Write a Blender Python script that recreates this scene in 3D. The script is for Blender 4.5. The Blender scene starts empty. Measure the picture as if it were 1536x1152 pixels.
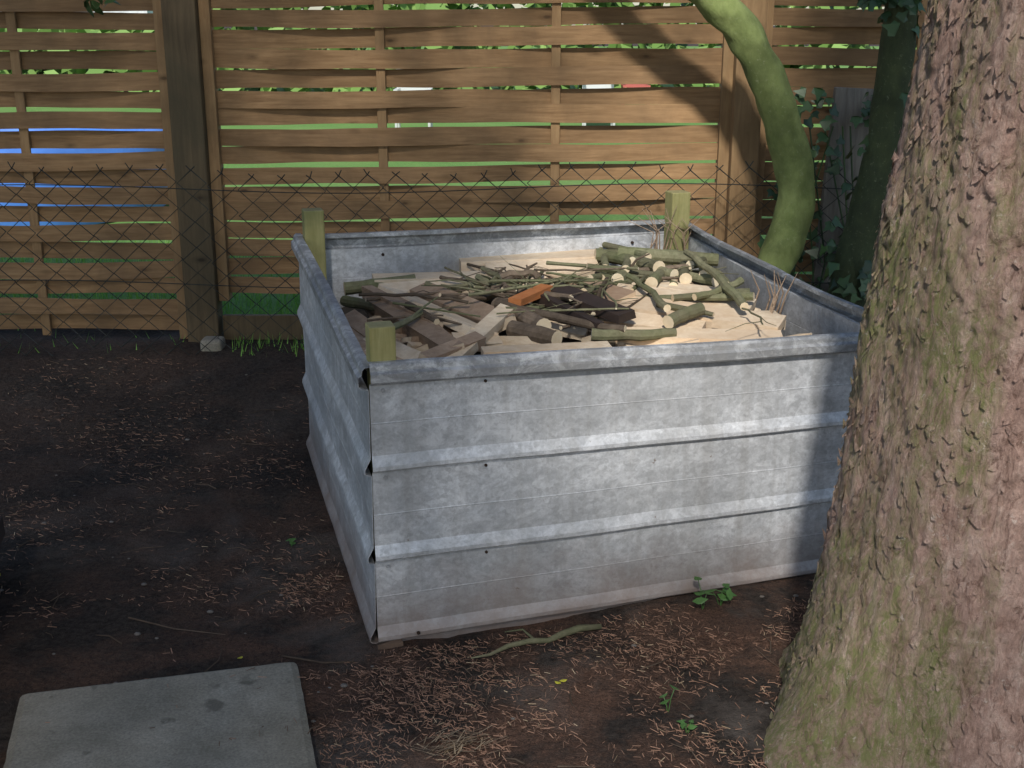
import bpy, math, random
from mathutils import Vector, Matrix, noise
random.seed(7)
R=random.random
U=random.uniform
sc=bpy.context.scene

# ---------------------------------------------------------------- helpers
class MB:
    def __init__(s): s.v=[];s.f=[];s.m=[]
    def quad(s,a,b,c,d,mat=0):
        n=len(s.v); s.v+= [tuple(a),tuple(b),tuple(c),tuple(d)]; s.f.append((n,n+1,n+2,n+3)); s.m.append(mat)
    def poly(s,pts,mat=0):
        n=len(s.v); s.v+=[tuple(p) for p in pts]; s.f.append(tuple(range(n,n+len(pts)))); s.m.append(mat)
    def grid(s,rows,mat=0,closed=False):
        n=len(s.v); w=len(rows[0])
        for r in rows: s.v+=[tuple(p) for p in r]
        for i in range(len(rows)-1):
            for j in range(w if closed else w-1):
                k=(j+1)%w
                s.f.append((n+i*w+j,n+i*w+k,n+(i+1)*w+k,n+(i+1)*w+j)); s.m.append(mat)
        return n
    def tube(s,pts,rad,n=8,mat=0,cap=None,squash=1.0,rough=0):
        pts=[Vector(p) for p in pts]
        if not hasattr(rad,'__len__'): rad=[rad]*len(pts)
        rows=[]
        t=(pts[1]-pts[0]).normalized()
        up=Vector((0,0,1)) if abs(t.z)<.9 else Vector((1,0,0))
        for i,p in enumerate(pts):
            a=pts[max(i-1,0)];b=pts[min(i+1,len(pts)-1)]
            t=(b-a).normalized()
            x=t.cross(up).normalized(); y=x.cross(t).normalized()
            row=[]
            for k in range(n):
                an=2*math.pi*k/n
                rr=rad[i]*(1+(rough*noise.noise(Vector((p.x*9+math.cos(an)*1.3,p.y*9+math.sin(an)*1.3,p.z*9))) if rough else 0))
                row.append(p+x*math.cos(an)*rr+y*math.sin(an)*rr*squash)
            rows.append(row)
        base=s.grid(rows,mat,True)
        c=mat if cap is None else cap
        s.f.append(tuple(base+k for k in range(n-1,-1,-1))); s.m.append(c)
        e=base+(len(rows)-1)*n
        s.f.append(tuple(e+k for k in range(n))); s.m.append(c)
    def beam(s,p0,p1,w,h,mat=0,cap=None,up=(0,0,1),roll=0,jit=0):
        p0=Vector(p0);p1=Vector(p1);t=(p1-p0).normalized();u=Vector(up)
        x=t.cross(u).normalized();y=x.cross(t).normalized()
        if roll:
            q=Matrix.Rotation(roll,3,t); x=q@x;y=q@y
        j=lambda:1+U(-jit,jit)
        a=[p0+x*w/2*sx*j()+y*h/2*sy*j() for sx,sy in((-1,-1),(1,-1),(1,1),(-1,1))]
        b=[p1+x*w/2*sx*j()+y*h/2*sy*j() for sx,sy in((-1,-1),(1,-1),(1,1),(-1,1))]
        base=s.grid([a,b],mat,True)
        c=mat if cap is None else cap
        s.f.append((base+3,base+2,base+1,base)); s.m.append(c)
        s.f.append((base+4,base+5,base+6,base+7)); s.m.append(c)
    def obj(s,name,mats,parent=None,smooth=False,bevel=0,solid=0):
        me=bpy.data.meshes.new(name); me.from_pydata(s.v,[],s.f)
        for m in mats: me.materials.append(m)
        me.polygons.foreach_set('material_index',s.m)
        if smooth: me.polygons.foreach_set('use_smooth',[True]*len(s.f))
        me.update()
        o=bpy.data.objects.new(name,me); sc.collection.objects.link(o)
        if parent: o.parent=parent
        if solid:
            md=o.modifiers.new('s','SOLIDIFY'); md.thickness=solid
        if bevel:
            md=o.modifiers.new('b','BEVEL'); md.width=bevel; md.segments=2; md.limit_method='ANGLE'
        return o
def empty(name):
    o=bpy.data.objects.new(name,None); sc.collection.objects.link(o); return o

def lerp(a,b,t): return a+(b-a)*t
def interp(tab,x):
    if x<=tab[0][0]: return tab[0][1]
    for (a,va),(b,vb) in zip(tab,tab[1:]):
        if x<=b: return lerp(va,vb,(x-a)/(b-a))
    return tab[-1][1]
def smooth(a,b,x):
    t=max(0,min(1,(x-a)/(b-a))); return t*t*(3-2*t)

class NT:
    def __init__(s,name):
        s.m=bpy.data.materials.new(name); s.m.use_nodes=True; s.t=s.m.node_tree; s.n=s.t.nodes; s.l=s.t.links
        s.b=s.n['Principled BSDF']; s.tc=s.n.new('ShaderNodeTexCoord'); s.co=s.tc.outputs['Object']
    def map(s,scale=(1,1,1),rot=(0,0,0)):
        m=s.n.new('ShaderNodeMapping'); m.inputs['Scale'].default_value=scale; m.inputs['Rotation'].default_value=rot
        s.l.new(s.co,m.inputs[0]); return m.outputs[0]
    def warp(s,vec,scale,amt):
        n=s.n.new('ShaderNodeTexNoise'); n.inputs['Scale'].default_value=scale; n.inputs['Detail'].default_value=4
        s.l.new(vec,n.inputs['Vector'])
        sub=s.n.new('ShaderNodeVectorMath'); sub.operation='MULTIPLY_ADD'
        s.l.new(n.outputs['Color'],sub.inputs[0]); sub.inputs[1].default_value=(amt,)*3; s.l.new(vec,sub.inputs[2])
        return sub.outputs[0]
    def noise(s,scale,vec=None,detail=5,rough=.6,dist=0):
        n=s.n.new('ShaderNodeTexNoise'); n.inputs['Scale'].default_value=scale; n.inputs['Detail'].default_value=detail
        n.inputs['Roughness'].default_value=rough; n.inputs['Distortion'].default_value=dist
        s.l.new(vec or s.co,n.inputs['Vector']); return n.outputs[0]
    def vor(s,scale,vec=None,feat='F1',out='Distance'):
        n=s.n.new('ShaderNodeTexVoronoi'); n.feature=feat; n.inputs['Scale'].default_value=scale
        s.l.new(vec or s.co,n.inputs['Vector']); return n.outputs[out]
    def ramp(s,fac,stops):
        r=s.n.new('ShaderNodeValToRGB'); e=r.color_ramp.elements
        while len(e)<len(stops): e.new(.5)
        for i,(p,c) in enumerate(stops):
            e[i].position=p; e[i].color=(c,c,c,1) if not hasattr(c,'__len__') else (*c,1)
        s.l.new(fac,r.inputs[0]); return r.outputs[0]
    def mix(s,fac,a,b,mode='MIX'):
        m=s.n.new('ShaderNodeMix'); m.data_type='RGBA'; m.blend_type=mode
        for sock,val in((m.inputs['Factor'],fac),(m.inputs['A'],a),(m.inputs['B'],b)):
            if hasattr(val,'is_linked'): s.l.new(val,sock)
            elif hasattr(val,'__len__'): sock.default_value=(*val,1)
            else: sock.default_value=val
        return m.outputs['Result']
    def island(s):
        return s.n.new('ShaderNodeNewGeometry').outputs['Random Per Island']
    def sep(s,vec=None):
        n=s.n.new('ShaderNodeSeparateXYZ'); s.l.new(vec or s.co,n.inputs[0]); return n.outputs
    def math(s,op,a,b=0):
        n=s.n.new('ShaderNodeMath'); n.operation=op
        for i,v in enumerate((a,b)):
            if hasattr(v,'is_linked'): s.l.new(v,n.inputs[i])
            else: n.inputs[i].default_value=v
        return n.outputs[0]
    def col(s,c):
        if hasattr(c,'is_linked'): s.l.new(c,s.b.inputs['Base Color'])
        else: s.b.inputs['Base Color'].default_value=(*c,1)
    def bump(s,h,strength=.5,dist=.01):
        b=s.n.new('ShaderNodeBump'); b.inputs['Strength'].default_value=strength; b.inputs['Distance'].default_value=dist
        s.l.new(h,b.inputs['Height']); s.l.new(b.outputs[0],s.b.inputs['Normal'])
    def rough(s,r):
        if hasattr(r,'is_linked'): s.l.new(r,s.b.inputs['Roughness'])
        else: s.b.inputs['Roughness'].default_value=r

# ---------------------------------------------------------------- materials
def wood(name,c1,c2,c3=None,axis=(1,1,1),grain=40,rough=.75,var=.5,knots=True,spec=.3,green=0,kn=3.1):
    t=NT(name)
    v=t.map(axis)
    g=t.noise(grain,v,6,.65,.4)
    c=t.ramp(g,[(.3,c1),(.7,c2)])
    isl=t.island()
    c=t.mix(1,c,t.ramp(isl,[(0,1-var),(.5,.85),(1,1.0)]),'MULTIPLY')
    st=t.noise(2.2,None,5,.65,.5)
    c=t.mix(t.ramp(st,[(.42,0),(.72,.8)]),c,c3 or tuple(x*.5 for x in c1))
    if knots:
        k=t.vor(kn,t.map((1,1,2.2)))
        c=t.mix(t.ramp(k,[(.035,.85),(.075,.35),(.16,0)]),c,tuple(x*.25 for x in c1))
    if green:
        n=t.noise(3,None,5,.7); c=t.mix(t.math('MULTIPLY',t.ramp(n,[(.42,0),(.62,1)]),green),c,(.09,.13,.04))
    t.col(c); t.rough(rough); t.b.inputs['Specular IOR Level'].default_value=spec
    t.bump(g,.35,.004)
    return t.m
M_slat=wood('slat_wood',(.25,.142,.064),(.44,.275,.135),(.15,.094,.048),(.7,4,9),7,var=.36,kn=3.6)
M_frame=wood('frame_wood',(.27,.16,.075),(.41,.265,.13),(.18,.12,.06),(5,5,.5),10,var=.2)
M_postdark=wood('old_post_wood',(.10,.072,.04),(.165,.12,.065),(.08,.068,.038),(6,6,.5),9,var=.1)
M_postg=wood('corner_post_wood',(.30,.27,.10),(.46,.42,.19),(.24,.22,.10),(7,7,.6),9,var=.15,green=.4)
M_postg2=wood('corner_post_cut_end',(.30,.27,.12),(.40,.36,.18),None,(1,1,1),40,var=.1,knots=False)

def galv(name,tint=1.0,dirt=.5):
    t=NT(name)
    sp=t.vor(70,t.map((1,1,1.2)),'F1','Color')
    spg=t.n.new('ShaderNodeRGBToBW'); t.l.new(sp,spg.inputs[0])
    c=t.ramp(spg.outputs[0],[(.2,(.47*tint,.485*tint,.50*tint)),(.8,(.60*tint,.62*tint,.64*tint))])
    sp2=t.noise(120,None,3,.7)
    c=t.mix(1,c,t.ramp(sp2,[(.35,.88),(.65,1.10)]),'MULTIPLY')
    wr=t.noise(13,t.map((1,1,1.4)),8,.78,.5)
    c=t.mix(t.ramp(wr,[(.48,0),(.62,.65)]),c,(.84,.86,.88))
    bl=t.noise(48,t.map((1,1,1.0)),4,.7,.3)
    c=t.mix(t.ramp(bl,[(.58,0),(.66,.42)]),c,(.32,.33,.34))
    ls=t.noise(1.5,t.map((1,1,1.8)),7,.7,.8)
    c=t.mix(t.ramp(ls,[(.42,0),(.66,.62)]),c,(.26,.265,.265))
    vs=t.noise(22,t.map((1,1,.06)),4,.6)
    c=t.mix(t.ramp(vs,[(.48,0),(.70,.36)]),c,(.28,.27,.25))
    z=t.sep()[2]
    zz=t.math('ADD',z,t.math('MULTIPLY',t.noise(8,None,6,.7),.28))
    c=t.mix(t.ramp(zz,[(.13,.9*dirt*2),(.38,0)]),c,(.27,.205,.17))
    rs=t.noise(38,None,4,.7)
    c=t.mix(t.ramp(rs,[(.69,0),(.75,.7)]),c,(.16,.10,.06))
    t.col(c)
    t.b.inputs['Metallic'].default_value=.28
    t.rough(t.ramp(t.noise(14,None,5,.7),[(.3,.38),(.7,.64)]))
    h=t.math('ADD',t.math('MULTIPLY',t.noise(4,t.map((1,1,2)),2,.5),1.0),t.math('MULTIPLY',sp2,.04))
    t.bump(h,.3,.014)
    return t.m
M_galv=galv('galvanised_steel')
M_galvrim=galv('galvanised_steel_weathered',.50,.5)

def plain(name,c,rough=.7,metal=0,n=None):
    t=NT(name)
    if n:
        nn=t.noise(n,None,5,.65)
        t.col(t.ramp(nn,[(.3,tuple(x*.65 for x in c)),(.7,tuple(min(1,x*1.2) for x in c))]))
    else: t.col(c)
    t.rough(rough); t.b.inputs['Metallic'].default_value=metal
    return t.m
M_hole=plain('rust_hole',(.03,.015,.008),.9)
M_wire=plain('wire_steel',(.02,.024,.02),.7,0,30)

def soil():
    t=NT('soil')
    a=t.noise(3.0,None,9,.7,.3); b=t.noise(60,None,6,.75)
    c=t.ramp(b,[(.35,(.021,.017,.014)),(.65,(.068,.055,.046))])
    c2=t.ramp(t.noise(90,t.map((1,1,1)),4,.7,1.5),[(.35,(.055,.032,.023)),(.7,(.24,.135,.09))])
    v=t.n.new('ShaderNodeVectorMath'); v.operation='DISTANCE'; t.l.new(t.co,v.inputs[0]); v.inputs[1].default_value=(.6,2.0,0)
    near=t.ramp(t.math('MULTIPLY',v.outputs['Value'],.25),[(.25,1.0),(.75,.25)])
    c=t.mix(t.math('MULTIPLY',t.ramp(a,[(.42,0),(.58,.9)]),near),c,c2)
    g=t.noise(1.7,None,7,.6,.5)
    c=t.mix(t.math('MULTIPLY',t.ramp(g,[(.52,0),(.64,.75)]),near),c,(.165,.14,.12))
    t.col(c); t.rough(.95); t.b.inputs['Specular IOR Level'].default_value=.15
    h=t.math('ADD',t.noise(25,None,8,.75),t.math('MULTIPLY',t.noise(130,None,4,.7),.35))
    t.bump(h,.8,.022)
    return t.m
M_soil=soil()
def concrete():
    t=NT('concrete')
    a=t.noise(5,None,8,.7); b=t.noise(140,None,3,.7)
    c=t.ramp(a,[(.3,(.22,.20,.155)),(.7,(.38,.35,.285))])
    c=t.mix(1,c,t.ramp(b,[(.3,.68),(.7,1.15)]),'MULTIPLY')
    sp=t.vor(10,t.warp(t.co,14,.10))
    w=t.noise(5,None,6,.7)
    m=t.math('MULTIPLY',t.ramp(sp,[(.16,1),(.26,0)]),t.ramp(w,[(.48,0),(.54,.75)]))
    c=t.mix(m,c,(.11,.10,.08))
    st=t.noise(2.5,None,7,.75,.6)
    c=t.mix(t.ramp(st,[(.50,0),(.70,.5)]),c,(.14,.13,.10))
    t.col(c); t.rough(.95); t.b.inputs['Specular IOR Level'].default_value=.2
    t.bump(t.math('ADD',a,t.math('MULTIPLY',b,.6)),.4,.004)
    return t.m
M_conc=concrete()
def bark(name='conifer_bark'):
    t=NT(name)
    v=t.warp(t.map((1,1,.42)),18,.07)
    n=t.noise(20,v,10,.8,.6); f=t.noise(110,t.map((1,1,.6)),6,.8); big=t.noise(5,t.map((1,1,.5)),6,.7,.4)
    c=t.ramp(n,[(.30,(.24,.14,.105)),(.5,(.48,.32,.26)),(.70,(.72,.55,.46))])
    c=t.mix(1,c,t.ramp(f,[(.3,.62),(.7,1.2)]),'MULTIPLY')
    c=t.mix(t.ramp(big,[(.45,0),(.65,.45)]),c,(.56,.40,.33))
    br=t.noise(28,t.map((1,1,.32)),7,.75,1.2)
    c=t.mix(t.ramp(br,[(.54,0),(.62,.68)]),c,(.15,.085,.062))
    x=t.sep()[0]
    mm=t.math('ADD',t.math('MULTIPLY',t.noise(4.5,t.map((1,1,.45)),8,.75,.5),.55),t.math('MULTIPLY',t.noise(9,t.map((1,1,.14)),6,.7,.3),.45))
    fac=t.math('ADD',mm,t.math('MULTIPLY',t.math('SUBTRACT',1.03,x),.40))
    m=t.ramp(fac,[(.50,0),(.62,.88)])
    m=t.math('MULTIPLY',m,t.ramp(t.noise(60,v,6,.8),[(.38,.1),(.56,1)]))
    c=t.mix(m,c,(.22,.24,.085))
    li=t.noise(30,None,6,.8,.3)
    c=t.mix(t.ramp(li,[(.60,0),(.66,.6)]),c,(.72,.63,.55))
    t.col(c); t.rough(.9); t.b.inputs['Specular IOR Level'].default_value=.2
    h=t.math('ADD',t.math('ADD',n,t.math('MULTIPLY',f,.4)),t.math('MULTIPLY',br,-.9))
    t.bump(h,1.0,.017)
    return t.m
M_bark=bark()
def algae(name,a,b,sc_=14):
    t=NT(name); n=t.noise(sc_,t.map((1,1,.6)),8,.7,.3)
    c=t.ramp(n,[(.3,a),(.68,b)])
    c=t.mix(t.ramp(t.noise(4,None,5,.6),[(.45,0),(.65,.7)]),c,tuple(x*.45 for x in a))
    sp=t.noise(50,None,5,.8); c=t.mix(t.ramp(sp,[(.58,0),(.68,.35)]),c,(.30,.33,.20))
    t.col(c); t.rough(.85); t.bump(t.noise(45,t.map((1,1,.5)),6,.7),.6,.008); return t.m
M_green=algae('algae_bark',(.12,.16,.04),(.245,.295,.10))
M_dkgreen=algae('dark_algae_bark',(.03,.042,.016),(.07,.09,.033))
def leafm(name,a,b,rough=.5,trans=.0):
    t=NT(name); c=t.ramp(t.island(),[(0,a),(1,b)]); t.col(c); t.rough(rough)
    if trans:
        tr=t.n.new('ShaderNodeBsdfTranslucent'); t.l.new(c,tr.inputs[0])
        mx=t.n.new('ShaderNodeMixShader'); mx.inputs[0].default_value=trans
        t.l.new(t.b.outputs[0],mx.inputs[1]); t.l.new(tr.outputs[0],mx.inputs[2])
        t.l.new(mx.outputs[0],t.n['Material Output'].inputs[0])
    return t.m
M_leaf=leafm('foliage',(.035,.075,.02),(.08,.15,.035),.6)
M_hedge=leafm('hedge_leaf',(.09,.18,.035),(.19,.31,.08),.6)
M_ivy=leafm('ivy_leaf',(.02,.05,.018),(.055,.12,.035),.4)
M_grass=leafm('grass_blade',(.14,.34,.045),(.26,.50,.10),.6,.3)
M_seed=leafm('seedling_leaf',(.07,.17,.04),(.11,.24,.06),.5,.25)
M_needle=leafm('needle_litter',(.075,.042,.028),(.42,.24,.155),.85)
M_straw=leafm('pale_litter',(.25,.17,.10),(.55,.42,.27),.85)
M_yellow=plain('yellow_leaf',(.6,.55,.05),.6)
M_twig=wood('twig_bark',(.09,.06,.04),(.18,.13,.09),None,(1,1,1),30,knots=False)
M_sbark=wood('stick_bark',(.145,.14,.075),(.30,.285,.17),(.09,.075,.048),(3,3,3),14,var=.55,knots=False,green=.35)
M_sbark2=wood('stick_bark_brown',(.11,.08,.055),(.25,.19,.135),(.05,.035,.02),(3,3,3),14,var=.5,knots=False)
M_cut=wood('cut_wood_end',(.66,.54,.36),(.86,.76,.56),(.55,.42,.26),(1,1,1),20,var=.2,knots=False)
M_pale=wood('split_pine_pale',(.64,.50,.34),(.86,.74,.56),(.55,.40,.26),(2,2,5),16,var=.26)
M_tan=wood('split_timber_tan',(.34,.23,.15),(.60,.45,.32),(.25,.165,.105),(2,2,5),16,var=.42)
M_foot=plain('rotten_wood',(.14,.09,.06),.9,0,20)
M_char=plain('charred_plank',(.03,.018,.013),.7,0,20)
M_orange=wood('stained_offcut',(.38,.13,.04),(.50,.20,.07),None,(3,3,3),12,knots=False)
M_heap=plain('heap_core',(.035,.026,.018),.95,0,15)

# ---------------------------------------------------------------- camera
cam=bpy.data.cameras.new('camera'); co=bpy.data.objects.new('camera',cam); sc.collection.objects.link(co)
co.location=(0,0,1.65); co.rotation_euler=(math.radians(90-16.9),0,0)
cam.sensor_width=36; cam.lens=42.2; cam.clip_end=600; cam.clip_start=.05
sc.camera=co

# ---------------------------------------------------------------- light
sd=Vector((.1,1,-.9)).normalized()
sun=bpy.data.lights.new('sun','SUN'); sun.energy=5.0; sun.angle=math.radians(4.0); sun.color=(1,.95,.89)
so=bpy.data.objects.new('sun',sun); sc.collection.objects.link(so); so.rotation_euler=sd.to_track_quat('-Z','Y').to_euler(); so.location=(-1,-6,8)
w=bpy.data.worlds.new('World'); sc.world=w; w.use_nodes=True
sky=w.node_tree.nodes.new('ShaderNodeTexSky'); sky.sky_type='NISHITA'; sky.sun_disc=False
sky.sun_elevation=math.asin(-sd.z); sky.sun_rotation=math.radians(186)
bg=w.node_tree.nodes['Background']; bg.inputs[1].default_value=.15
w.node_tree.links.new(sky.outputs[0],bg.inputs[0])
sc.view_settings.view_transform='Standard'; sc.view_settings.look='None'; sc.view_settings.exposure=0

# ---------------------------------------------------------------- ground
def gh(x,y):
    z=.17*smooth(4.5,5.45,y)
    z+=.055*math.exp(-((x-1.15)**2+(y-3.3)**2)/.35)
    z+=.05*math.exp(-((x-1.05)**2+(y-2.5)**2)/.3)
    if abs(x)<8 and -3<y<7:
        z+=.020*noise.noise(Vector((x*2.3,y*2.3,0)))+.010*noise.noise(Vector((x*8,y*8,3)))+.005*noise.noise(Vector((x*24,y*24,7)))
    return z
def axis(lo,hi,step,far):
    a=[lo+i*step for i in range(int((hi-lo)/step)+1)]
    d=step; p=hi
    up=[]
    while p<far: d*=1.5; p+=d; up.append(p)
    d=step; p=lo; dn=[]
    while p>-far: d*=1.5; p-=d; dn.append(p)
    return dn[::-1]+a+up
b=MB(); xs=axis(-3.6,2.6,.03,250); ys=axis(1.6,6.2,.03,250)
b.grid([[(x,y,gh(x,y)) for x in xs] for y in ys])
b.obj('ground',[M_soil],smooth=True)

def lawnmat():
    t=NT('lawn_grass'); n=t.noise(30,None,6,.7); l=t.noise(1.2,None,4,.6)
    c=t.ramp(n,[(.3,(.07,.17,.025)),(.7,(.15,.31,.06))]); c=t.mix(t.ramp(l,[(.4,0),(.7,.5)]),c,(.20,.30,.08))
    t.col(c); t.rough(.9); t.bump(n,.8,.03); return t.m
b=MB(); xs=[-60+i*2 for i in range(61)]; ys=[5.85,6.2,6.6,7,8,9,10,12,15,20,30,45,70]
b.grid([[(x,y,.2+.01*noise.noise(Vector((x,y,0)))) for x in xs] for y in ys])
b.obj('lawn',[lawnmat()],smooth=True)
b=MB()
for i in range(10000):
    x=U(-3.5,1.8); y=5.82+R()**1.5*2.2; z=.19
    h=U(.04,.10); a=U(0,6.28); wd=.004; dx,dy=math.cos(a)*wd,math.sin(a)*wd; lx,ly=U(-.03,.03),U(-.03,.03)
    b.poly([(x-dx,y-dy,z),(x+dx,y+dy,z),(x+lx,y+ly,z+h)])
for i in range(300):
    x=U(-1.3,-.75) if R()<.7 else U(-3,1); y=U(5.3,5.75); z=gh(x,y)-.005
    h=U(.03,.08); a=U(0,6.28); wd=.003; dx,dy=math.cos(a)*wd,math.sin(a)*wd; lx,ly=U(-.03,.03),U(-.03,.03)
    b.poly([(x-dx,y-dy,z),(x+dx,y+dy,z),(x+lx,y+ly,z+h)])
b.obj('grass',[M_grass])

# ---------------------------------------------------------------- beyond the fence
pool=empty('paddling_pool'); b=MB(); cx,cy,r=-4.3,9.6,1.5; N=48
prof=[(0,.21),(.02,.25),(.03,.75),(.0,.80),(-.08,.82),(-.12,.78),(-.1,.55)]
rows=[[(cx+(r+o)*math.cos(2*math.pi*k/N),cy+(r+o)*math.sin(2*math.pi*k/N),z) for k in range(N)] for o,z in prof]
b.grid(rows,0,True); b.obj('wall',[plain('pool_blue',(.07,.20,.60),.5,0,2)],pool,True)
b=MB(); b.poly([(cx+(r-.11)*math.cos(2*math.pi*k/N),cy+(r-.11)*math.sin(2*math.pi*k/N),.62) for k in range(N)]); b.obj('water',[plain('pool_water',(.25,.5,.7),.08)],pool)
house=empty('white_house'); b=MB()
b.beam((-22,34,2),(-9,34,2),6,3.8); b.obj('walls',[plain('white_render',(.62,.64,.66),.8,0,3)],house)
b=MB()
for s in (-1,1):
    b.beam((-22.4,34+s*1.7,4.7),(-8.6,34+s*1.7,4.7),4.0,.15,roll=-s*.55)
b.obj('roof',[plain('roof_tiles',(.22,.09,.06),.8,0,4)],house)
b=MB()
for x in (-20,-17,-14,-11):
    b.beam((x-.6,30.96,2.1),(x+.6,30.96,2.1),.06,1.3)
b.obj('windows',[plain('window_glass',(.05,.07,.09),.1)],house)
def gchair(x,y,c):
    e=empty('garden_chair'); b=MB()
    b.beam((x-.22,y,.62),(x+.22,y,.62),.44,.03); b.beam((x-.22,y+.22,.9),(x+.22,y+.22,.9),.03,.5)
    for sx in(-.2,.2):
        for sy in(-.2,.2): b.tube([(x+sx,y+sy,.2),(x+sx,y+sy,.61)],.018,6)
        b.beam((x+sx,y-.2,.83),(x+sx,y+.2,.83),.05,.025)
    b.obj('frame',[plain('chair_plastic',c,.4)],e)
gchair(-1.2,15,(.5,.52,.5)); gchair(1.2,17,(.5,.52,.5)); gchair(2.0,20,(.4,.10,.08))
b=MB()
for i in range(12000):
    x=U(-26,26)
    y=U(24,26.5); top=3.6+1.2*noise.noise(Vector((x*.3,0,0)))
    if -14<x<-7: top=1.5
    z=U(.1,top)
    a=Vector((U(-1,1),U(-1,1),U(-1,1))).normalized(); c=a.orthogonal().normalized(); s=U(.14,.30)
    p=Vector((x,y,z)); b.quad(p-a*s,p+c*s*.6,p+a*s,p-c*s*.6)
b.obj('hedge',[M_hedge])

# ---------------------------------------------------------------- fence
FY=5.6
def fence_panel(par,x0,x1,z0,z1,tilt,seed,y=FY,thin=0):
    rnd=random.Random(seed); b=MB(); L=x1-x0; pitch=.0862; n=int((z1-z0)/pitch)
    for j in range(n):
        s=1 if j%2 else -1
        zc=z0+(j+.5)*pitch; hh=.0403+rnd.uniform(-.0035,.002)-thin; dz0=rnd.uniform(-.007,.007); dz1=rnd.uniform(-.007,.007)
        bow=rnd.uniform(-.010,.010)
        segs=44; rows=[]
        for i in range(segs+1):
            t=i/segs; x=x0+.03+t*(L-.06)
            yo=y+s*.021*math.sin(2*math.pi*t)+.002*noise.noise(Vector((t*5,j*3.1,seed)))
            zz=zc+lerp(dz0,dz1,t)+bow*math.sin(math.pi*t)+.010*noise.noise(Vector((t*3.3,j*2.3,seed+5)))+tilt*t
            hv=hh+.004*noise.noise(Vector((t*7,j*4.3,seed+9)))
            tws=.13*noise.noise(Vector((t*4,j*5.7,seed+2)))
            th=.003
            rows.append([(x,yo-th-hv*tws,zz-hv),(x,yo-th+hv*tws,zz+hv),(x,yo+th+hv*tws,zz+hv),(x,yo+th-hv*tws,zz-hv)])
        base=b.grid(rows,0,True)
        b.f.append((base+3,base+2,base+1,base)); b.m.append(0)
        e=base+segs*4; b.f.append((e,e+1,e+2,e+3)); b.m.append(0)
    b.obj('slats',[M_slat],par)
    b=MB()
    for t in (1/3.,2/3.):
        x=x0+L*t; b.beam((x,y,z0-.02),(x,y,z1+.05),.042,.016,up=(0,1,0))
    b.beam((x0+.02,y-.002,z0-.03),(x0+.02,y-.002,z1+.06),.05,.07,up=(0,1,0))
    b.beam((x1-.02,y-.002,z0-.03),(x1-.02,y-.002,z1+.06),.05,.07,up=(0,1,0))
    b.beam((x0-.005,y,z1+.085),(x1+.005,y,z1+.085),.07,.045)
    b.obj('battens',[M_frame],par,bevel=.003)
fl=empty('woven_fence_panel'); fence_panel(fl,-3.62,-1.545,.215,2.02,0,3,thin=.002)
fm=empty('woven_fence_panel'); fence_panel(fm,-1.385,.99,.40,2.04,.02,11,thin=.0005)
fr=empty('woven_fence_panel'); fence_panel(fr,1.12,3.3,.24,2.04,0,19,FY+.02)
b=MB(); b.beam((-1.465,FY-.03,.1),(-1.465,FY-.03,2.15),.15,.11,up=(0,1,0)); p=b.obj('fence_post',[M_postdark],bevel=.006)
b=MB(); b.beam((1.055,FY-.05,.1),(1.055,FY-.05,2.15),.125,.11,up=(0,1,0)); b.obj('fence_post',[M_frame],bevel=.006)
b=MB(); b.beam((-1.38,FY-.02,.24),(1.0,FY-.02,.24),.03,.12); b.obj('gravel_board',[M_postdark],bevel=.003)
b=MB(); b.beam((-1.40,FY-.17,.1),(-1.40,FY-.17,.225),.10,.10,up=(0,1,0)); b.obj('concrete_footing',[M_conc],bevel=.015)

# chain-link mesh
b=MB(); WY=5.36; dw=.13; dh=.115; x=-3.7
while x<1.75:
    pts=[]; top=1.0+.02*math.sin(x*2.2)+.012*math.sin(x*7); nrow=int((top-.15)/(dh/2))
    jx=lambda z,k: .022*noise.noise(Vector((x*1.1,z*1.7,1)))+.006*noise.noise(Vector((x*3,z*5,k)))
    for k in range(nrow+1):
        z=top-k*dh/2
        xx=x+(dw/2 if (k%2)==0 else 0)+jx(z,1)
        pts.append((xx+ .01*math.sin(z*3),WY+(.003 if k%2 else -.003)+.02*math.sin(x*1.3+z),z))
    b.tube(pts,.0027,4)
    pts2=[]
    for k in range(nrow+1):
        z=top-k*dh/2
        xx=x+dw/2+(0 if (k%2)==0 else dw/2)+jx(z,1)
        pts2.append((xx+.01*math.sin(z*3),WY+(-.003 if k%2 else .003)+.02*math.sin(x*1.3+z),z))
    b.tube(pts2,.0027,4)
    for sg in(-1,1):
        b.tube([pts[0],(pts[0][0]+sg*U(.008,.02),pts[0][1],pts[0][2]+U(.012,.032))],.0024,4)
    x+=dw
for zt in(.93,.5):
    b.tube([(xx,WY-.006+.02*math.sin(xx*1.3+zt),zt+.02*math.sin(xx*2.2)) for xx in [-3.7+i*.1 for i in range(55)]],.0022,4)
b.obj('chain_link_fence',[M_wire])

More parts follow.
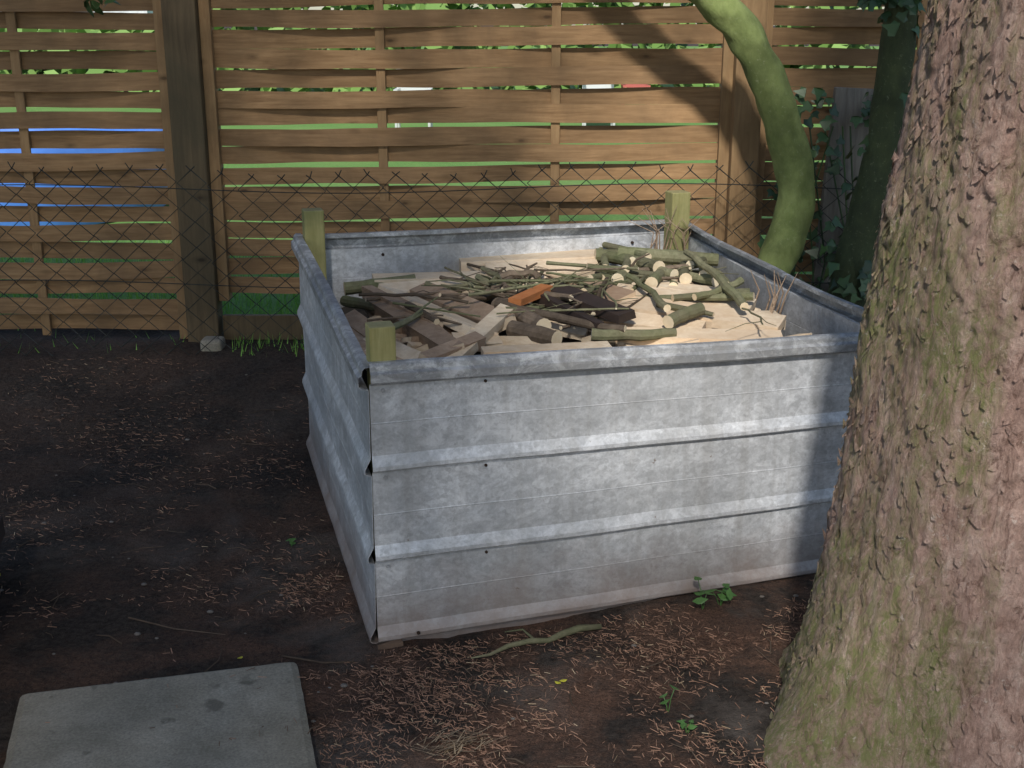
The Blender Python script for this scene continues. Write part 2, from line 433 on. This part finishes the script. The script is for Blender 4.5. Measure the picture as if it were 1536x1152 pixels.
# ---------------------------------------------------------------- compost bin (galvanised sheets)
bn=empty('galvanised_steel_bin')
FLb=Vector((-.368,2.947,-.02)); FLt=Vector((-.366,2.947,.81))
FRb=Vector((1.15,3.383,.02)); FRt=Vector((1.15,3.383,.786))
BLb=Vector((-.80,4.55,-.04)); BLt=Vector((-.81,4.55,.862))
BRb=Vector((.71,4.99,.0)); BRt=Vector((.71,4.99,.85))
def sheet_profile(k=1.0,rim=True):
    P=[]
    rows=[(.045,.335),(.335,.645),(.645,.935)]
    P+= [(.0,-.006,1),(.045,-.006,1)]
    for a,c in rows:
        P+=[(a-.003,.002*k,1),(a,.010*k,1),(a+.005,.0130*k,0),(a+.018,.0120*k,0),(a+.044,.0035*k,0),(a+.052,.001*k,0),(a+.155,.0,0),(a+.158,.0007*k,0),(a+.161,.0,0),(c-.006,-.001,0)]
    if rim: P+=[(.932,.004,1),(.934,.018,1),(.942,.024,1),(.968,.024,1),(.976,.015,1),(.992,.013,1),(1.0,.006,1),(1.0,-.012,1),(.985,-.014,1)]
    return P
def wall(name,b0,t0,b1,t1,outd,k=1.0,seed=0,ext=(0,0),sag=0,nu=60,wav=.004):
    P=sheet_profile(k); o=Vector(outd).normalized(); b=MB(); rows=[]
    for (zf,off,mi) in P:
        r=[]
        for i in range(nu+1):
            u=i/nu; uu=lerp(-ext[0],1+ext[1],u)
            row=int(zf*3.2)
            p=b0.lerp(b1,uu).lerp(t0.lerp(t1,uu),zf)
            w=wav*noise.noise(Vector((uu*3+seed,row*5.3,zf*1.5)))+wav*.3*noise.noise(Vector((uu*11+seed,row*3.3,zf*6)))
            p=p+o*(off+w)
            p.z+=.003*noise.noise(Vector((uu*4,row*7.1,seed)))+sag*math.sin(math.pi*max(0,min(1,uu)))*zf
            r.append(p)
        rows.append(r)
    n=len(b.v); W=nu+1
    for r in rows: b.v+=[tuple(p) for p in r]
    for i in range(len(rows)-1):
        for j in range(nu):
            b.f.append((n+i*W+j,n+i*W+j+1,n+(i+1)*W+j+1,n+(i+1)*W+j)); b.m.append(1 if (P[i][2] and P[i+1][2]) else 0)
    return b.obj(name,[M_galv,M_galvrim],bn,solid=.0018)
e1=(FRb-FLb); nf=Vector((e1.y,-e1.x,0)).normalized()
e2=(BLb-FLb); nl=Vector((-e2.y,e2.x,0)).normalized()
if nl.x>0: nl=-nl
wall('front_panels',FLb,FLt,FRb,FRt,nf,1.0,1,(.0,.01))
wall('left_panels',FLb+nl*.003,FLt+nl*.003-Vector((0,0,.012)),BLb+nl*.006,BLt+nl*.006,nl,1.3,5,(.003,.02),wav=.005)
wall('back_panels',BLb,BLt,BRb,BRt,-nf,1.0,9,(0,0))
wall('right_panels',FRb-nl*.01,FRt-nl*.01,BRb-nl*.01,BRt-nl*.01,-nl,1.2,14,(.01,.03),sag=-.012,wav=.02)
b=MB()
def cpost(bp,inx,iny,top,w=.07):
    p=bp+inx+iny
    b.beam((p.x,p.y,-.1),(p.x,p.y,top),w,w,0,1,up=nf,jit=.02)
ex=e1.normalized()*.042; ey=-nf*.042
cpost(FLb,ex,ey,.90,.068); cpost(FRb,-ex,ey,.88); cpost(BLb,ex*.9,nf*.042,.965,.075); cpost(BRb,-ex,nf*.042,.975,.08)
b.obj('corner_posts',[M_postg,M_postg2],bn,bevel=.004)
b=MB()
def bolt(u,zf,r=.0055,off=.0035,mat=0):
    p=FLb.lerp(FRb,u).lerp(FLt.lerp(FRt,u),zf)+nf*off
    b.tube([p,p+nf*.004],r,10,mat)
for zf in(.93,.64,.328,.06):
    bolt(.195,zf-.012,.0042,.001,0); bolt(.022,zf-.02,.006,.002,1)
bolt(.07,.062,.005,.014,0)
for u in (.2,.86):
    p=BLb.lerp(BRb,u).lerp(BLt.lerp(BRt,u),.9)+nf*.003; b.tube([p-nf*.004,p+nf*.004],.006,8,0)
b.obj('bolts',[M_hole,M_galvrim],bn)
b=MB(); b.beam(FLb+Vector((.0,-.012,.008)),FLb+e1.normalized()*.07+Vector((0,-.012,.008)),.02,.05,0,jit=.2); b.obj('foot_block',[M_foot],bn)

# ---------------------------------------------------------------- wood heap
hp=empty('firewood_heap')
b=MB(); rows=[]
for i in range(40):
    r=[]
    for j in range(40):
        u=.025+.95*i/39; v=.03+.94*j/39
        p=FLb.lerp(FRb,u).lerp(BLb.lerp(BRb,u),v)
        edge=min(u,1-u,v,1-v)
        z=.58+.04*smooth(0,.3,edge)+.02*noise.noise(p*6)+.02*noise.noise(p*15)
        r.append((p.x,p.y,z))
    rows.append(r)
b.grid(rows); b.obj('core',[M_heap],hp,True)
b=MB()
HM=[M_sbark,M_sbark2,M_cut,M_pale,M_tan,M_char,M_orange]
def xmin(y): return -.366-(y-2.947)*.275+.07
def xmax(y): return 1.15-(y-3.383)*.275-.09
def plank(x0,y0,x1,y1,w,h,m,z0=.69,z1=None,roll=0,jit=.12):
    z1=z0 if z1 is None else z1
    x0=max(xmin(y0),min(xmax(y0),x0)); x1=max(xmin(y1),min(xmax(y1),x1))
    b.beam((x0,y0,z0-.006),(x1,y1,z1-.006),w,h,m,m if m!=4 else 3,roll=roll,jit=jit)
def stick(p0,p1,r0,r1,m=0,bend=.03,n=8,segs=7,fork=0,cap=2):
    p0=Vector(p0)-Vector((0,0,.014));p1=Vector(p1)-Vector((0,0,.014)); side=Vector((U(-1,1),U(-1,1),U(-.25,.3))).normalized(); s2=U(1,3)
    pts=[p0.lerp(p1,i/segs)+side*bend*(math.sin(math.pi*i/segs)+.35*math.sin(s2*math.pi*i/segs*2)) for i in range(segs+1)]
    b.tube(pts,[lerp(r0,r1,i/segs)*U(.92,1.08) for i in range(segs+1)],n,m,cap)
    for k in range(fork):
        i=random.randint(2,segs-1); d=(p1-p0).normalized(); q=pts[i]; dd=(d+Vector((U(-1,1),U(-1,1),U(-.1,.35)))*.8).normalized(); L=U(.08,.2)
        b.tube([q,q+dd*L*.5+Vector((0,0,.006)),q+dd*L+Vector((U(-.02,.02),U(-.02,.02),U(-.02,.02)))],[r1*.6,r1*.45,r1*.25],5,m,m)
for i in range(140):
    a=U(-.8,.8) if R()<.7 else U(0,3.1); L=U(.12,.4); x=U(-.5,.85); y=U(3.30,4.6)+(.0 if x<0 else .12)
    y2=min(4.8,max(3.2,y+math.sin(a)*L*.5))
    plank(x,y,x+math.cos(a)*L*.5,y2,U(.02,.08),U(.012,.03),random.choice([3,4,4,3,3]),U(.635,.69),U(.635,.69),U(-.5,.5),.25)
plank(-.21,4.72,.36,4.80,.15,.05,3,.72,.73); plank(-.10,4.60,.34,4.66,.10,.03,3,.71,.72,.3)
plank(-.52,4.42,-.10,4.50,.12,.04,3,.71,.71); plank(-.48,4.30,.12,4.46,.09,.03,3,.70,.72,.2)
plank(-.49,4.17,-.17,3.50,.07,.05,4,.70,.69,.2); plank(-.44,4.26,-.09,3.68,.10,.03,3,.71,.70,-.3)
plank(-.56,4.0,-.27,3.42,.06,.05,4,.67,.65,.3); plank(-.40,4.10,-.20,3.60,.05,.04,4,.715,.69,.1)
plank(-.54,3.9,-.36,3.35,.07,.03,4,.66,.65); plank(-.52,4.22,-.24,3.75,.04,.05,4,.72,.70)
plank(-.34,4.3,-.02,3.78,.08,.035,4,.71,.71,.3); plank(-.46,3.75,-.22,3.38,.05,.04,3,.66,.67,.4)
plank(-.20,3.42,-.01,3.88,.06,.035,3,.67,.74,.15); plank(-.26,3.40,-.10,3.62,.045,.04,4,.69,.70,.3)
plank(-.09,3.50,.30,3.56,.07,.025,3,.69,.69); plank(-.07,3.44,.28,3.48,.05,.04,3,.665,.67)
plank(.14,4.05,.37,3.76,.075,.03,5,.765,.74,.1); plank(.08,4.0,.28,3.70,.03,.03,5,.76,.72)
plank(.01,3.86,.12,4.03,.05,.025,6,.765,.775)
plank(.22,4.22,.38,4.02,.12,.03,4,.74,.73,.2)
plank(.34,4.20,.82,4.0,.13,.025,3,.73,.71,.1); plank(.38,4.02,.88,3.80,.13,.03,3,.72,.70,.1)
plank(.34,3.74,.86,3.70,.09,.05,3,.67,.67,.1); plank(.46,4.34,.80,4.16,.11,.03,3,.72,.71)
plank(.30,3.90,.62,3.78,.09,.03,3,.70,.69,.2); plank(.42,3.60,.90,3.62,.06,.03,3,.65,.65,.1)
plank(.55,3.86,.90,3.92,.10,.03,3,.70,.69,.1)
for (x,y,z,r) in [(.245,4.04,.76,.021),(.385,4.30,.755,.022),(.42,4.37,.78,.015),(.50,4.22,.76,.022),(.55,4.42,.775,.025),(.60,4.36,.76,.020),(.635,4.31,.755,.022),(.585,4.27,.735,.016),
                  (.74,4.28,.755,.020),(.775,4.25,.745,.015),(.46,4.52,.78,.016),(.35,4.44,.77,.014),(.33,4.35,.745,.018),(.67,4.45,.78,.016),(.52,4.53,.795,.014),(.70,4.33,.77,.014),(.285,4.3,.76,.013)]:
    a=math.radians(U(60,125)); L=U(.25,.5)
    L=min(L,(4.85-y)*1.1+.02)
    stick((x,y,z),(x+math.cos(a)*L,y+math.sin(a)*L,z+U(-.04,.0)),r*1.05,r*.95,0,.012,12)
stick((.42,4.66,.78),(.80,4.60,.77),.030,.026,0,.01,12); stick((.33,4.72,.765),(.66,4.74,.76),.03,.024,0,.01,12)
stick((.82,3.98,.765),(.40,4.06,.74),.014,.010,0,.02); stick((.82,4.06,.76),(.55,4.0,.755),.016,.012,0,.015)
stick((.80,4.12,.79),(.62,3.99,.76),.014,.012,0,.01); stick((.66,4.50,.82),(.76,3.83,.765),.013,.016,0,.015); stick((.62,3.84,.755),(.5,3.74,.735),.022,.022,0,.005,12)
stick((.42,4.25,.78),(.50,3.80,.765),.011,.013,0,.02); stick((.25,3.66,.715),(.52,3.70,.71),.020,.016,0,.01,10); stick((-.62,4.35,.71),(-.36,4.42,.73),.026,.022,0,.01,12)
stick((-.6,4.2,.70),(-.42,4.05,.71),.02,.018,0,.01,10); stick((-.05,3.9,.76),(.36,3.66,.73),.018,.012,1,.02,10)
stick((-.05,3.95,.74),(.1,3.7,.73),.028,.026,1,.01,12); stick((.0,3.75,.71),(.14,3.62,.71),.030,.028,1,.0,12)
for i in range(72):
    if R()<.8: x,y=random.gauss(.08,.17),random.gauss(4.15,.20)
    else: x,y=U(-.4,.8),U(3.7,4.6)
    x=max(-.5,min(.8,x)); y=max(3.6,min(4.7,y))
    a=random.gauss(-.35,1.0) if R()<.7 else U(0,6.28); L=U(.12,.42); r=U(.003,.008)
    if R()<.2: r=U(.009,.016)
    dx,dy=math.cos(a)*L/2,math.sin(a)*L/2
    z=.73+.03*math.exp(-((x-.2)**2+(y-4.15)**2)/.15)+U(-.01,.025)
    q=lambda X,Y:(max(-.52,min(.80,X)),max(3.5,min(4.78,Y)))
    A=q(x-dx,y-dy);B=q(x+dx,y+dy)
    if (Vector(A)-Vector(B)).length<.08: continue
    stick((*A,z+U(-.02,.02)),(*B,z+U(-.025,.025)),r,r*U(.5,.9),random.choice([0,0,1]),U(.005,.04),6,6,random.choice([0,0,1,2]))
b.obj('logs_and_planks',HM,hp)
b=MB()
for i in range(14):
    x=U(.56,.72);y=4.88+U(-.03,.03)
    b.tube([(x,y,.74),(x+U(-.05,.05),y-.01,.82),(x+U(-.1,.08),y-.02,.86+U(0,.07))],[.003,.002,.001],4)
for i in range(8):
    x=U(.82,.92);y=4.0+U(-.1,.1)
    b.tube([(x,y,.66),(x+.02,y-.01,.75),(x+U(-.02,.06),y-.02,.80+U(0,.04))],[.004,.003,.001],4)
b.obj('dry_stalks',[M_tan],hp)

# ---------------------------------------------------------------- paving slab + edging
b=MB(); A=Vector((-.569,2.823)); B=Vector((-1.235,2.66)); D=Vector((-.40,2.19)); n1=40
top=[]
for i in range(n1+1):
    row=[]
    for j in range(n1+1):
        u,v=i/n1,j/n1; p=A+(B-A)*u+(D-A)*v
        e=min(u,1-u,v,1-v)*.65
        cu,cv=min(u,1-u)*.65,min(v,1-v)*.65
        zz=.035-(.008*(1-smooth(0,.018,e)))+.0006*noise.noise(Vector((p.x*20,p.y*20,0)))
        if e<1e-6:
            p=p+Vector((noise.noise(Vector((p.x*25,p.y*25,1))),noise.noise(Vector((p.x*25,p.y*25,5)))))*.0022
            if cu<.02 and cv<.02:
                cc=(A+(B-A)*.5+(D-A)*.5); p=p+(cc-p).normalized()*(.020-max(cu,cv))*.45
        row.append((p.x,p.y,zz))
    top.append(row)
b.grid(top)
edge=[top[0][j] for j in range(n1)]+[top[i][n1] for i in range(n1)]+[top[n1][j] for j in range(n1,0,-1)]+[top[i][0] for i in range(n1,0,-1)]
b.grid([edge,[(x,y,-.06) for x,y,z in edge]],0,True)
b.obj('paving_slab',[M_conc])
bw=empty('brick_edging'); b=MB()
for lay in range(3):
    for k in range(6):
        y=2.1+k*.22+(.11 if lay%2 else 0); x=-1.33+(y-2.1)*-.24+U(-.006,.006)
        b.beam((x,y,.035+lay*.075),(x-.05,y+.205,.035+lay*.075),.11,.066,0,jit=.05)
b.obj('bricks',[plain('old_dark_brick',(.05,.032,.026),.9,0,25)],bw,bevel=.006)

# ---------------------------------------------------------------- conifer
tree=empty('conifer_tree')
rt=[(-.2,.56),(0,.47),(.12,.415),(.3,.37),(.54,.338),(1.2,.312),(1.7,.292),(3,.26),(8,.11)]
cxt=[(0,1.075),(.25,1.09),(.5,1.105),(1.2,1.135),(1.7,1.17),(3,1.25),(8,1.4)]
zs=[-.2+i*.008 for i in range(275)]; z=zs[-1]
while z<8: z+=.25; zs.append(z)
b=MB(); rows=[]; NA=260
def lobes(a,z,ca,sa):
    r=0
    fl=math.exp(-max(z,0)/.16)
    r+=.055*fl*math.cos(5*a+.8)+.03*fl*math.cos(3*a+2)
    r+=.014*noise.noise(Vector((ca*2.2,sa*2.2,z*1.3)))+.010*math.cos(4*a+z*1.2)
    return r
for z in zs:
    row=[]; r0=interp(rt,z); cx=interp(cxt,z)
    for k in range(NA):
        a=2*math.pi*k/NA; ca,sa=math.cos(a),math.sin(a)
        r=r0
        if z<2.2:
            r+=lobes(a,z,ca,sa)
            P=Vector((ca*r0,sa*r0,z))
            w1=noise.noise(P*9); w2=noise.noise(P*9+Vector((7,3,1))); w3=noise.noise(P*26); w4=noise.noise(P*26+Vector((3,9,2)))
            q=Vector((P.x*30+w1*1.4+w3*.9,P.y*30+w2*1.4+w4*.6,z*12+w2*1.5+w4*1.1))
            dd,pp=noise.voronoi(q); e=dd[1]-dd[0]
            cell=noise.noise(pp[0]*2.37)
            amp=.3+1.1*max(0,noise.noise(P*3.4+Vector((0,0,4)))+.35)
            r+=amp*(.0035*smooth(0,.30,e)+.009*cell)
            r+=.006*noise.noise(Vector((P.x*16,P.y*16,z*9)))+.005*noise.noise(Vector((P.x*42+w1,P.y*42,z*16)))+.0035*noise.noise(Vector((P.x*75,P.y*75,z*45)))
        row.append((cx+ca*r,2.56+sa*r,z))
    rows.append(row)
b.grid(rows,0,True); b.obj('trunk',[M_bark],tree,True)
b=MB()
for i in range(1900):
    z=U(0,2.0); a=U(math.pi*.85,math.pi*2.1); ca,sa=math.cos(a),math.sin(a)
    r=interp(rt,z)+.004+lobes(a,z,ca,sa); cx=interp(cxt,z)
    p=Vector((cx+ca*r,2.56+sa*r,z)); nrm=Vector((ca,sa,0)); tg=Vector((-sa,ca,0))
    s_=U(.4,1.3)**1.5; ln=U(.001,.006)
    up=Vector((0,0,1)); t=U(-.9,.9); ax=(tg*math.cos(t)+up*math.sin(t))*s_; ay=(up*math.cos(t)-tg*math.sin(t))*s_
    pts=[]
    for q in range(6):
        an=q*math.pi/3+U(-.3,.3); rr=U(.6,1.1)
        pts.append(p+ax*math.cos(an)*.009*rr+ay*math.sin(an)*.014*rr+nrm*(ln*max(0,-math.sin(an))+.001))
    b.poly(pts)
for i in range(260):
    z=U(0.1,2.0); a=math.pi+U(-.25,.35); ca,sa=math.cos(a),math.sin(a)
    r=interp(rt,z)+lobes(a,z,ca,sa); cx=interp(cxt,z); p=Vector((cx+ca*r,2.56+sa*r,z)); nrm=Vector((ca,sa,0)); tg=Vector((-sa,ca,0))
    L=U(.01,.03); wv=U(.003,.007)
    b.quad(p-tg*wv,p+tg*wv,p+tg*wv*.4+nrm*U(.006,.016)+Vector((0,0,-L if R()<.6 else L)),p-tg*wv*.4+nrm*U(.004,.012)+Vector((0,0,-L*.7)))
b.obj('bark_flakes',[M_bark],tree)
b=MB()
for i in range(26):
    z=U(2.7,7.5); a=U(0,6.28); L=lerp(3.2,1,(z-2.7)/5); p=Vector((interp(cxt,z),2.56,z)); d=Vector((math.cos(a),math.sin(a),U(-.1,.2)))
    q=p+d*L; b.tube([p,p.lerp(q,.5)+Vector((0,0,.12)),q],[.05,.03,.01],6,0)
b.obj('limbs',[M_bark],tree)
def light(a,bb):  # sun windows: where the overhead leaf mask is thinned
    g=0
    g=max(g,1.00*math.exp(-(((a-.28)/.60)**4+((bb-3.65)/.90)**4)))
    g=max(g,.97*math.exp(-(((a-.0)/.64)**4+((bb-4.8)/.9)**4)))
    g=max(g,1.0*math.exp(-(((a-.10)/.62)**4+((bb-6.2)/1.1)**4)))
    g=max(g,.50*math.exp(-(((a+.95)/.8)**4+((bb-6.4)/.8)**4)))
    g=max(g,.95*math.exp(-(((a-1.0)/.45)**4+((bb-3.2)/1.6)**4)))
    g=max(g,.72*math.exp(-(((a-.1)/.60)**4+((bb-2.25)/.6)**4)))
    return g
b=MB(); cnt=0  # unseen leaf slab added overhead, gaps cut along sun rays to shape light
while cnt<12500:
    a=U(-4.3,2.4); bb=U(1.5,7.3); z=U(3.4,6.0); y=(bb-z)/.9; x=a+.1*y
    cl=noise.noise(Vector((x*1.6,y*1.6,z*1.6)))
    if cl<-.30: continue
    n=noise.noise(Vector((a*3.4,bb*3.4,4)))
    lg=light(a,bb)
    if R()<lg-max(0,n-.05)*.40: continue
    s=U(.06,.11); ax=Vector((U(-1,1),U(-1,1),U(-.6,.6))).normalized(); c2=ax.cross(Vector((U(-.5,.5),U(-.5,.5),1))).normalized()
    p=Vector((x,y,z)); b.quad(p-ax*s,p+c2*s*.55,p+ax*s,p-c2*s*.55); cnt+=1
b.obj('sun_mask_canopy',[M_leaf],tree)
bt=empty('broadleaf_tree'); b=MB()
b.tube([(-2.8,-2.6,-.1),(-2.7,-2.5,1.5),(-2.4,-2.2,3.2),(-1.6,-1.4,4.6),(-.6,-.2,5.4)],[.22,.18,.15,.10,.04],14,rough=.2)
b.tube([(-2.4,-2.2,3.2),(-2.0,0,3.4),(-1.4,2.2,2.6),(-1.0,3.0,1.95)],[.08,.05,.02,.006],8)
b.obj('trunk',[M_dkgreen],bt,True)
def leaf(b,p,n,s,mat=0,ivy=False):
    n=n.normalized(); a=n.orthogonal().normalized(); a=Matrix.Rotation(U(0,6.28),3,n)@a; c=n.cross(a)
    if ivy: sh=[(0,-.5),(.45,-.45),(.55,0),(.22,.12),(0,.7),(-.22,.12),(-.55,0),(-.45,-.45)]
    else: sh=[(0,-.6),(.28,-.2),(.3,.15),(0,.7),(-.3,.15),(-.28,-.2)]
    b.poly([p+c*x*s+a*y*s+n*(-abs(x)*.3*s) for x,y in sh],mat)
b=MB()
for i in range(120):
    t=R(); p=Vector((-1.4,2.2,2.6)).lerp(Vector((-1.0,3.0,1.95)),t)+Vector((U(-.2,.2),U(-.2,.2),U(-.22,.1)))
    leaf(b,p,Vector((U(-1,1),U(-1,1),1)),U(.03,.06))
for i in range(40):
    leaf(b,Vector((-.96+U(-.07,.08),3.0+U(-.05,.05),1.76+U(-.09,.2))),Vector((U(-1,1),U(-1,1),.6)),U(.03,.05))
b.obj('leaves',[M_leaf],bt)

# ---------------------------------------------------------------- curved mossy tree and dark one
ct=empty('curved_trunk_tree'); b=MB()
def spl(P,n=8):
    out=[]; P=[Vector(p) for p in P]; Q=[P[0]]+P+[P[-1]]
    for i in range(1,len(Q)-2):
        for k in range(n):
            t=k/n; a,b_,c,d=Q[i-1],Q[i],Q[i+1],Q[i+2]
            out.append(.5*((2*b_)+(c-a)*t+(2*a-5*b_+4*c-d)*t*t+(3*b_-a-3*c+d)*t**3))
    return out+[P[-1]]
Y=5.15
pts=spl([(1.0,Y,-.05),(1.07,Y,.35),(1.14,Y,.62),(1.20,Y,.80),(1.212,Y,.95),(1.17,Y,1.135),(1.075,Y,1.38),(.95,Y,1.60),(.80,Y-.01,1.75),(.60,Y-.03,1.92),(.3,Y-.1,2.3),(.1,Y-.2,3.0),(.1,Y-.3,4)],12)
b.tube(pts,[lerp(.085,.066,i/len(pts))*(1+.06*noise.noise(Vector((0,0,i*.15)))) for i in range(len(pts))],24,rough=.18); b.obj('trunk',[M_green],ct,True)
b=MB()
for i in range(400):
    p=Vector((.05,Y-.25,3.7))+Vector((random.gauss(0,.5),random.gauss(0,.4),random.gauss(0,.45)))
    if p.z<2.9: continue
    leaf(b,p,Vector((U(-1,1),U(-1,1),.8)),U(.05,.09))
b.obj('leaves',[M_leaf],ct)
dt=empty('ivy_clad_tree'); b=MB(); Y=5.0
pts=spl([(1.36,Y,0),(1.425,Y,.5),(1.49,Y,.9),(1.53,Y,1.2),(1.545,Y,1.7),(1.5,Y,2.4),(1.6,Y,4)])
b.tube(pts,[lerp(.095,.05,i/len(pts)) for i in range(len(pts))],16,rough=.15); b.obj('trunk',[M_dkgreen],dt,True)
b=MB()
for i in range(380):
    z=U(.1,2.3)
    if .8<z<1.65 and R()<.85: continue
    x=interp([(0,1.36),(.5,1.425),(.9,1.49),(1.2,1.53),(1.7,1.545),(2.4,1.5)],z); a=U(0,6.28); rr=U(.08,.16)
    leaf(b,Vector((x+math.cos(a)*rr,Y+math.sin(a)*rr,z)),Vector((math.cos(a),math.sin(a)-.3,.5)),U(.035,.06),0,True)
for i in range(70):
    leaf(b,Vector((1.50+U(-.1,.12),Y-.05+U(-.1,.1),1.78+U(-.07,.2))),Vector((U(-1,1),-1,.6)),U(.04,.07),0,True)
b.obj('leaves',[M_ivy],dt)
b=MB(); b.beam((1.45,5.42,.1),(1.51,5.45,1.36),.17,.04,up=(0,1,0)); b.obj('old_board',[wood('weathered_board',(.17,.155,.13),(.30,.28,.24),None,(6,6,.6),8,var=.1)],bevel=.004)
b=MB()
for i in range(420):
    x=U(1.14,1.85); z=gh(x,5.4)+R()**1.3*1.2
    if noise.noise(Vector((x*5,z*5,0)))<-.02: continue
    leaf(b,Vector((x,5.38+U(-.1,.04),z)),Vector((U(-.6,.6),-1,.5)),U(.035,.065),0,True)
for k in range(12):
    x=U(1.2,1.8); b.tube([(x,5.38,.15),(x+U(-.1,.1),5.38,.6),(x+U(-.15,.15),5.39,1.2)],.004,5)
b.obj('ivy',[M_ivy])

# ---------------------------------------------------------------- litter, twigs, seedlings
def inbin(x,y):
    p=Vector((x-FLb.x,y-FLb.y)); u=p.dot(Vector((e1.x,e1.y)))/e1.xy.length_squared; v=p.dot(Vector((e2.x,e2.y)))/e2.xy.length_squared
    return -.02<u<1.02 and -.02<v<1.02
def onslab(x,y): return -1.3<x<-.38+(-(y-2.19)*.28) and 2.0<y<2.82+(x+.569)*.245
b=MB(); k=0
while k<28000:
    x=U(-2.2,1.6); y=U(1.9,5.3)
    n=noise.noise(Vector((x*2.2,y*2.2,11)))+.6*noise.noise(Vector((x*7,y*7,2)))
    dens=smooth(-.35,.55,n)*(1.0 if x>-.7 and y<3.4 else .20)
    if R()>dens or inbin(x,y): continue
    os_=onslab(x,y)
    if os_ and R()<.97: continue
    z=(.037 if os_ else gh(x,y)+.002); a=U(0,6.28); L=U(.004,.013); wd=U(.0004,.0010); t=U(0,.005)
    dx,dy=math.cos(a),math.sin(a)
    b.quad((x-dx*L-dy*wd,y-dy*L+dx*wd,z),(x+dx*L-dy*wd,y+dy*L+dx*wd,z+t),(x+dx*L+dy*wd,y+dy*L-dx*wd,z+t+.001),(x-dx*L+dy*wd,y-dy*L-dx*wd,z+.001),1 if R()<.05 else 0); k+=1
for i in range(90):
    x=random.gauss(-.13,.045); y=random.gauss(2.47,.025); a=random.gauss(.5,.5); L=U(.012,.035); z=gh(x,y)+U(.004,.015)
    dx,dy=math.cos(a),math.sin(a); wd=.0014
    b.quad((x-dx*L-dy*wd,y-dy*L+dx*wd,z),(x+dx*L-dy*wd,y+dy*L+dx*wd,z),(x+dx*L+dy*wd,y+dy*L-dx*wd,z+.001),(x-dx*L+dy*wd,y-dy*L-dx*wd,z+.001),1)
b.obj('needle_litter',[M_needle,M_straw])
b=MB(); k=0
while k<210:
    x=U(-2.4,1.5); y=U(2.0,5.3)
    if inbin(x,y) or (onslab(x,y) and R()<.7): continue
    a=U(0,6.28); L=U(.03,.14); z=(.04 if onslab(x,y) else gh(x,y)+.004); r=U(.001,.0026)
    b.tube([(x,y,z),(x+math.cos(a)*L*.5+U(-.01,.01),y+math.sin(a)*L*.5,z+U(.002,.010)),(x+math.cos(a+.2)*L,y+math.sin(a+.2)*L,z+.002)],[r,r*.8,r*.5],5); k+=1
b.tube([(-1.10,3.10,.008),(-.95,3.03,.01),(-.80,3.0,.008)],[.0025,.0025,.001],6)
b.tube([(-.62,2.88,.010),(-.5,2.84,.012),(-.42,2.85,.01)],[.003,.003,.002],6)
b.obj('twigs',[M_twig])
b=MB(); z0=.006
b.tube([(-.11,2.875,z0),(-.06,2.89,z0+.003),(-.01,2.93,z0+.006),(.05,2.955,z0+.008),(.10,2.96,z0+.006),(.14,2.99,z0+.008),(.19,3.02,z0+.01),(.25,3.035,z0+.008)],[.002,.004,.005,.007,.006,.009,.008,.008],9,rough=.9)
b.tube([(.06,2.96,z0+.01),(.03,3.0,z0+.018),(-.02,2.995,z0+.013)],[.004,.003,.002],6)
b.obj('fallen_branch',[M_sbark],smooth=True)
def seedling(x,y,n,s,h):
    e=MB(); z=gh(x,y)
    for i in range(n):
        a=U(0,6.28); rr=U(.01,.03)*s; hh=h*U(.4,1); q=Vector((x+math.cos(a)*rr,y+math.sin(a)*rr,z+hh))
        e.tube([(x,y,z-.01),(x+math.cos(a)*rr*.4,y+math.sin(a)*rr*.4,z+hh*.6),q],.0012,5)
        leaf(e,q,Vector((math.cos(a)*.5,math.sin(a)*.5-.3,1)),.026*s)
    e.obj('seedling',[M_seed])
seedling(.60,3.13,7,1.3,.07); seedling(.55,3.12,4,1.4,.09); seedling(.42,2.51,6,.8,.03); seedling(.385,2.60,3,.9,.06); seedling(-.37,2.36,4,.6,.02); seedling(-.72,3.60,5,.7,.03)
b=MB()
for (x,y) in [(.134,2.77),(.12,2.76),(-.73,2.87),(-1.6,3.4)]:
    leaf(b,Vector((x,y,gh(x,y)+.008)),Vector((U(-.3,.3),U(-.3,.3),1)),.020)
b.obj('fallen_leaves',[M_yellow])
b=MB()
for i in range(110):
    x=U(-2.3,1.3);y=U(2,5.2)
    if inbin(x,y) or onslab(x,y): continue
    s=U(.003,.010)
    p=Vector((x,y,gh(x,y)+s*.3))
    b.tube([p-Vector((s,0,0)),p-Vector((s*.5,0,0)),p+Vector((s*.4,0,0)),p+Vector((s,0,0))],[s*.3,s*.8,s*.75,s*.25],7,squash=.6,rough=.4)
b.obj('pebbles',[plain('stone',(.16,.14,.12),.85,0,30)],smooth=True)
